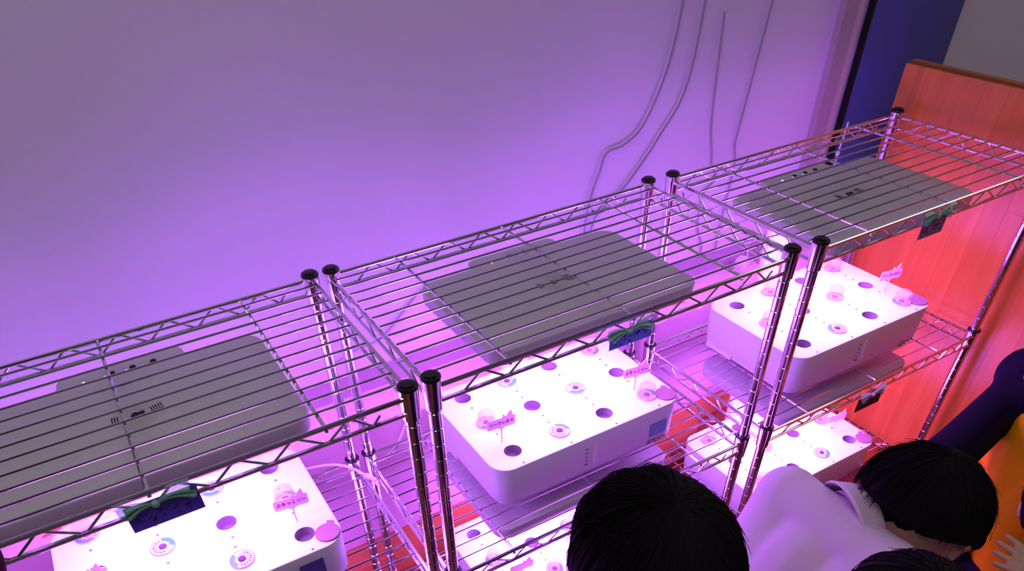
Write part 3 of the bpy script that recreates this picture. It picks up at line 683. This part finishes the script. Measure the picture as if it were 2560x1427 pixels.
def hair_mesh(parent, c, f, u, r, df, du, dr, seed, strands=420, long=0.0, part=0.0, wild=0.02, lowcut=-0.55, fringe=0.30):
    rr = random.Random(seed); b = MB(); nu, nv = 40, 26
    ph = [rr.uniform(0, 6.28) for _ in range(8)]
    def surf(th, fi, k=1.0):   # th from crown 0..PI, fi around
        crown = (u * 0.93 - f * 0.36).normalized(); a = (f * 0.93 + u * 0.36).normalized()
        d = crown * math.cos(th) + (a * math.cos(fi) + r * math.sin(fi)) * math.sin(th)
        return d
    def rad(d, th, fi):
        g = 0.010 * math.sin(11 * fi + ph[0]) * math.sin(th) + 0.012 * math.sin(5 * fi + ph[1] + th * 2) * math.sin(th) + 0.006 * math.sin(23 * fi + ph[2])
        g -= part * math.exp(-((math.degrees(fi) - 14) / 9.0) ** 2) * math.sin(th) ** 2 * (1 if th < 1.9 else 0)
        return 1 + g
    def keep(d): return min(1, max(0, (d.dot(f) - 0.50) / 0.12)) * min(1, max(0, (fringe - d.dot(u)) / 0.10)), min(1, max(0, (lowcut - d.dot(u)) / 0.18))
    rows = []
    for i in range(nv + 1):
        th = PI * i / nv; row = []
        for j in range(nu):
            fi = 2 * PI * j / nu; d = surf(th, fi); k = rad(d, th, fi); face, low = keep(d)
            q = k * (1 - 0.30 * max(face, low))
            row.append(c + f * d.dot(f) * df * q + u * d.dot(u) * du * q + r * d.dot(r) * dr * q)
        rows.append(row)
    vs = [p for row in rows for p in row]; fs = [(i * nu + j, i * nu + (j + 1) % nu, (i + 1) * nu + (j + 1) % nu, (i + 1) * nu + j) for i in range(nv) for j in range(nu)]
    b.add(vs, fs); o = build('hair', b, M_hair, parent)
    s = MB()
    for _ in range(strands):
        fi = rr.uniform(-PI, PI); t0 = rr.uniform(0.0, 1.0); t1 = t0 + rr.uniform(0.5, 1.1); lift = rr.uniform(0.0, 0.012); fl = rr.uniform(0, wild) * (rr.random() ** 3); drift = rr.uniform(-0.25, 0.25); pts = []
        for q in range(6):
            t = q / 5; th = t0 + (t1 - t0) * t; d = surf(th, fi + drift * t)
            face, low = keep(d)
            if (d.dot(f) > 0.6 and d.dot(u) < fringe) or d.dot(u) < lowcut - 0.16: break
            k = rad(d, th, fi) + 0.006 + lift * t + fl * t * t * 8
            p = c + f * d.dot(f) * df * k + u * d.dot(u) * du * k + r * d.dot(r) * dr * k
            if d.dot(u) < lowcut: p = p - u * 0.01 * long * t
            pts.append(p)
        if len(pts) > 2: s.tube(pts, [0.0007 * (1 - 0.7 * q / (len(pts) - 1)) for q in range(len(pts))], 3, caps=False)
    so = build('loose_strands', s, M_hair, o); so['kind'] = 'stuff'
    return o
def person(label, J, s=1.0, top=None, sleeve_mat=None, bottom=None, sleeves=1.0, hair=None, hands=None, voxel=0.004, collar=False):
    """J: joints in world space. builds body (one surface), shirt, trousers, shoes, hair, eyes, mouth"""
    V = {k: Vector(v) for k, v in J.items()}
    base = (V['fl'] + V['fr']) / 2
    t = thing('person', label, 'person', (base.x, base.y, FLOOR))
    bpy.context.view_layer.update()
    f = V['face'].normalized(); u = V['up']; u = (u - f * f.dot(u)).normalized(); r = f.cross(u)
    H = V['head']
    S = s
    P = [ell(H + u * 0.010 * S, f, u, r, 0.078 * S, 0.080 * S, 0.066 * S), ell(H - u * 0.030 * S + f * 0.014 * S, f, u, r, 0.060 * S, 0.062 * S, 0.055 * S), ell(H - u * 0.062 * S + f * 0.040 * S, f, u, r, 0.026 * S, 0.022 * S, 0.030 * S),
         limb(H + f * 0.070 * S - u * 0.002 * S, 0.006 * S, H + f * 0.083 * S - u * 0.026 * S, 0.0085 * S)]
    for e in (-1, 1): P.append(ell(H + r * e * 0.068 * S - f * 0.004 * S - u * 0.010 * S, f, u, r, 0.014 * S, 0.020 * S, 0.007 * S))
    P.append(limb(H - u * 0.05 * S - f * 0.012 * S, 0.036 * S, V['neck'], 0.036 * S))
    hipm = (V['hl'] + V['hr']) / 2; chest = V['neck'] * 0.72 + hipm * 0.28; waist = V['neck'] * 0.35 + hipm * 0.65
    tor = []
    def torso(g):
        return [limb(V['neck'], 0.036 * S + g, chest, 0.062 * S + g), limb(V['sl'], 0.036 * S + g, V['sr'], 0.036 * S + g), limb(V['sl'], 0.038 * S + g, waist + (V['sl'] - V['sr']) * 0.20, 0.060 * S + g), limb(V['sr'], 0.038 * S + g, waist + (V['sr'] - V['sl']) * 0.20, 0.060 * S + g), limb(chest, 0.066 * S + g, waist, 0.066 * S + g), limb(waist, 0.070 * S + g, V['hl'], 0.062 * S + g), limb(waist, 0.070 * S + g, V['hr'], 0.062 * S + g)]
    P += torso(-0.004)
    for a in ('l', 'r'):
        P += [limb(V['s' + a], 0.033 * S, V['e' + a], 0.026 * S), limb(V['e' + a], 0.025 * S, V['w' + a], 0.018 * S)]
        P += [limb(V['h' + a], 0.055 * S, V['k' + a], 0.038 * S), limb(V['k' + a], 0.037 * S, V['f' + a] + Vector((0, 0, 0.05 * S)), 0.024 * S)]
        hd = (hands or {}).get(a, {}); d = Vector(hd.get('d', V['w' + a] - V['e' + a])); n = Vector(hd.get('n', (0, 0, 1)))
        P += hand_parts(V['w' + a], d, n, S * hd.get('s', 0.92), hd.get('curl', 0.6), hd.get('side', 1))
    inv = Matrix.Translation((-base.x, -base.y, -FLOOR))
    o = remeshed('body', P, voxel, M_skin, t, 3); o.matrix_parent_inverse = inv
    kids = []
    T = torso(0.008)
    if top:
        for a in ('l', 'r'):
            if sleeve_mat: continue
            T.append(limb(V['s' + a], 0.044 * S, V['e' + a], 0.038 * S))
            if sleeves: T.append(limb(V['e' + a], 0.037 * S, V['e' + a].lerp(V['w' + a], 0.86), 0.029 * S))
        kids.append(remeshed('shirt', T, 0.006, top, t, 5))
        if sleeve_mat:
            for a in ('l', 'r'):
                ch = V['neck'].lerp(waist, 0.12)
                kids.append(remeshed('sleeve', [limb(V['s' + a], 0.046 * S, V['s' + a].lerp(V['e' + a], 0.3), 0.034 * S), limb(V['s' + a].lerp(V['e' + a], 0.3), 0.034 * S, V['e' + a], 0.035 * S), limb(V['e' + a], 0.035 * S, V['e' + a].lerp(V['w' + a], 0.9), 0.038 * S), limb(V['s' + a], 0.051 * S, V['neck'], 0.050 * S), limb(V['neck'], 0.05 * S, ch, 0.070 * S)], 0.006, sleeve_mat, t, 4))
    if bottom:
        B = [limb(V['hl'], 0.070 * S, V['hr'], 0.070 * S)]
        for a in ('l', 'r'): B += [limb(V['h' + a], 0.066 * S, V['k' + a], 0.050 * S), limb(V['k' + a], 0.049 * S, V['f' + a] + Vector((0, 0, 0.07 * S)), 0.036 * S)]
        kids.append(remeshed('trousers', B, 0.008, bottom, t, 4))
    if collar:
        ax = (H - V['neck']).normalized(); a1 = ax.orthogonal().normalized(); a2 = ax.cross(a1); q = MB(); loops = []
        for rr_, off in ((0.050, -0.004), (0.052, 0.022), (0.056, 0.025), (0.066, -0.006), (0.064, -0.010), (0.053, 0.012)):
            loops.append([V['neck'] + ax * off * S + (a1 * math.cos(2 * PI * k / 28) + a2 * math.sin(2 * PI * k / 28)) * rr_ * S for k in range(28)])
        q.loft(loops, 0, False, False)
        kids.append(build('collar', q, top, t))
    bf = Vector((f.x, f.y, 0)).normalized()
    for a in ('l', 'r'):
        p = V['f' + a]; kids.append(remeshed('shoe', [limb(p - bf * 0.025 * S + Vector((0, 0, 0.032 * S)), 0.031 * S, p + bf * 0.085 * S + Vector((0, 0, 0.026 * S)), 0.025 * S)], 0.006, M_shoe, t, 3))
    for e in (-1, 1):
        q = MB(); q.lathe([(max(1e-4, 0.0085 * S * math.sin(PI * k / 8)), -0.0085 * S * math.cos(PI * k / 8)) for k in range(9)], tuple(H + f * 0.0655 * S + r * e * 0.027 * S - u * 0.004 * S), 12); kids.append(build('eye', q, M_eye, t))
    q = MB(); q.tube([H + f * (0.0720 - 0.003 * abs(x)) * S + r * 0.008 * x * S - u * 0.052 * S for x in (-2, -1, 0, 1, 2)], [0.001, 0.003, 0.0036, 0.003, 0.001], 8); kids.append(build('mouth', q, M_lip, t))
    for k_ in kids: k_.matrix_parent_inverse = inv
    if hair is not None:
        h = dict(hair); c = H + u * h.pop('cu', 0.012) * S - f * h.pop('cf', 0.010) * S
        ho = hair_mesh(t, c, f, u, r, h.pop('df', 0.088) * S, h.pop('du', 0.087) * S, h.pop('dr', 0.077) * S, **h); ho.matrix_parent_inverse = inv
    return t
FZ = FLOOR + 0.001
# A: dark head in the foreground, seen from behind
person('person with black hair seen from behind, dark head in front of middle rack', dict(head=(0.051, -0.345, -0.029), face=(0.10, 1, -0.25), up=(0, 0, 1), neck=(0.047, -0.378, -0.152), sl=(-0.058, -0.385, -0.182), sr=(0.152, -0.385, -0.182),
       el=(-0.088, -0.360, -0.342), er=(0.182, -0.360, -0.342), wl=(-0.063, -0.290, -0.437), wr=(0.152, -0.290, -0.437), hl=(-0.008, -0.390, -0.462), hr=(0.102, -0.390, -0.462), kl=(-0.013, -0.375, -0.667), kr=(0.107, -0.375, -0.667), fl=(-0.013, -0.395, FZ), fr=(0.107, -0.395, FZ)),
       top=M_dark, bottom=M_dark, hair=dict(seed=3, strands=900, part=0.05, wild=0.008, lowcut=-0.80, df=0.090, du=0.090, dr=0.0745, cu=0.004))
# B: child in the white shirt bending to the right
person('person in white shirt bending over, head turned away, beside lowest right planter', dict(head=(0.539, -0.346, -0.232), face=(0.86, 0.10, -0.50), up=(0.45, 0.0, 0.88), neck=(0.453, -0.309, -0.242), sl=(0.438, -0.223, -0.248), sr=(0.423, -0.393, -0.232),
       el=(0.528, -0.186, -0.395), er=(0.483, -0.421, -0.390), wl=(0.623, -0.151, -0.460), wr=(0.593, -0.391, -0.460), hl=(0.283, -0.251, -0.440), hr=(0.268, -0.351, -0.435), kl=(0.373, -0.251, -0.640), kr=(0.358, -0.351, -0.640), fl=(0.293, -0.251, FZ), fr=(0.278, -0.351, FZ)),
       top=M_shirtw, bottom=M_navy, collar=True, hair=dict(seed=8, strands=1000, wild=0.014, lowcut=-0.02, df=0.100, du=0.088, dr=0.083, fringe=0.2))
# C: top of a dark head at the bottom edge
person('person whose dark hair top just shows at photo bottom, before the white shirt', dict(head=(0.308, -0.485, -0.174), face=(0.35, 0.9, -0.35), up=(0, 0.1, 1), neck=(0.296, -0.521, -0.286), sl=(0.203, -0.503, -0.319), sr=(0.386, -0.573, -0.319),
       el=(0.176, -0.517, -0.444), er=(0.416, -0.577, -0.444), wl=(0.176, -0.527, -0.519), wr=(0.411, -0.572, -0.529), hl=(0.233, -0.553, -0.574), hr=(0.333, -0.583, -0.574), kl=(0.248, -0.527, -0.709), kr=(0.356, -0.557, -0.709), fl=(0.223, -0.573, FZ), fr=(0.338, -0.603, FZ)),
       top=M_dark, bottom=M_dark, hands=dict(l=dict(d=(0.1, 0.1, -1), n=(-1, 0, 0)), r=dict(d=(-0.1, 0.1, -1), n=(1, 0, 0))), hair=dict(seed=12, strands=300, wild=0.006, lowcut=-0.7))
# D: crouching at right, orange vest over navy sleeves
d_ = person('person in orange top with navy sleeves crouching by the wooden wall', dict(head=(0.990, -0.305, -0.150), face=(-0.75, 0.62, -0.35), up=(-0.1, 0.1, 1), neck=(1.035, -0.280, -0.240), sl=(0.972, -0.352, -0.285), sr=(1.075, -0.210, -0.292),
       el=(0.985, -0.400, -0.430), er=(0.850, -0.240, -0.330), wl=(0.900, -0.330, -0.500), wr=(0.740, -0.245, -0.370), hl=(0.905, -0.425, -0.560), hr=(0.975, -0.335, -0.560), kl=(0.840, -0.320, -0.620), kr=(0.905, -0.240, -0.620), fl=(0.920, -0.390, FZ), fr=(0.990, -0.300, FZ)),
       s=1.12, top=M_orange, bottom=M_navy, sleeve_mat=M_navy, hair=dict(seed=21, strands=200, wild=0.01))
# E: sliver of hair and a pair of hands at the right edge
person('person at right edge with dark hair and raised pink-lit hands', dict(head=(0.750, -0.463, -0.247), face=(0.85, 0.45, -0.25), up=(-0.1, 0, 1), neck=(0.820, -0.520, -0.362), sl=(0.770, -0.640, -0.400), sr=(0.850, -0.465, -0.400),
       el=(0.690, -0.600, -0.330), er=(0.740, -0.520, -0.360), wl=(0.585, -0.500, -0.282), wr=(0.650, -0.497, -0.292), hl=(0.850, -0.720, -0.620), hr=(0.900, -0.630, -0.620), kl=(0.740, -0.680, -0.660), kr=(0.790, -0.600, -0.660), fl=(0.850, -0.720, FZ), fr=(0.900, -0.630, FZ)),
       voxel=0.0026, top=M_dark, bottom=M_dark, hair=dict(seed=33, strands=300, wild=0.01),
       hands=dict(r=dict(d=(-0.25, 0.60, 0.22), n=(-0.2, -0.5, 0.8), curl=0.2, s=0.85), l=dict(d=(-0.92, 0.30, 0.10), n=(0.1, -0.3, 1), curl=0.55, side=-1, s=0.85)))
# F: adult standing at the left, only a dark sleeve edge shows
person('person standing beside the camera, dark maroon sleeve edge at photo bottom left', dict(head=(-0.840, -0.420, 0.640), face=(0.5, 0.85, -0.3), up=(0, 0, 1), neck=(-0.850, -0.445, 0.490), sl=(-1.010, -0.400, 0.440), sr=(-0.690, -0.500, 0.440),
       el=(-1.060, -0.330, 0.170), er=(-0.4525, -0.226, 0.148), wl=(-0.960, -0.190, 0.020), wr=(-0.640, -0.110, 0.045), hl=(-0.930, -0.430, -0.020), hr=(-0.790, -0.470, -0.020), kl=(-0.940, -0.400, -0.430), kr=(-0.780, -0.440, -0.430), fl=(-0.940, -0.440, FZ), fr=(-0.780, -0.480, FZ)),
       s=1.18, top=M_maroon, bottom=M_dark, hair=dict(seed=40, strands=200))
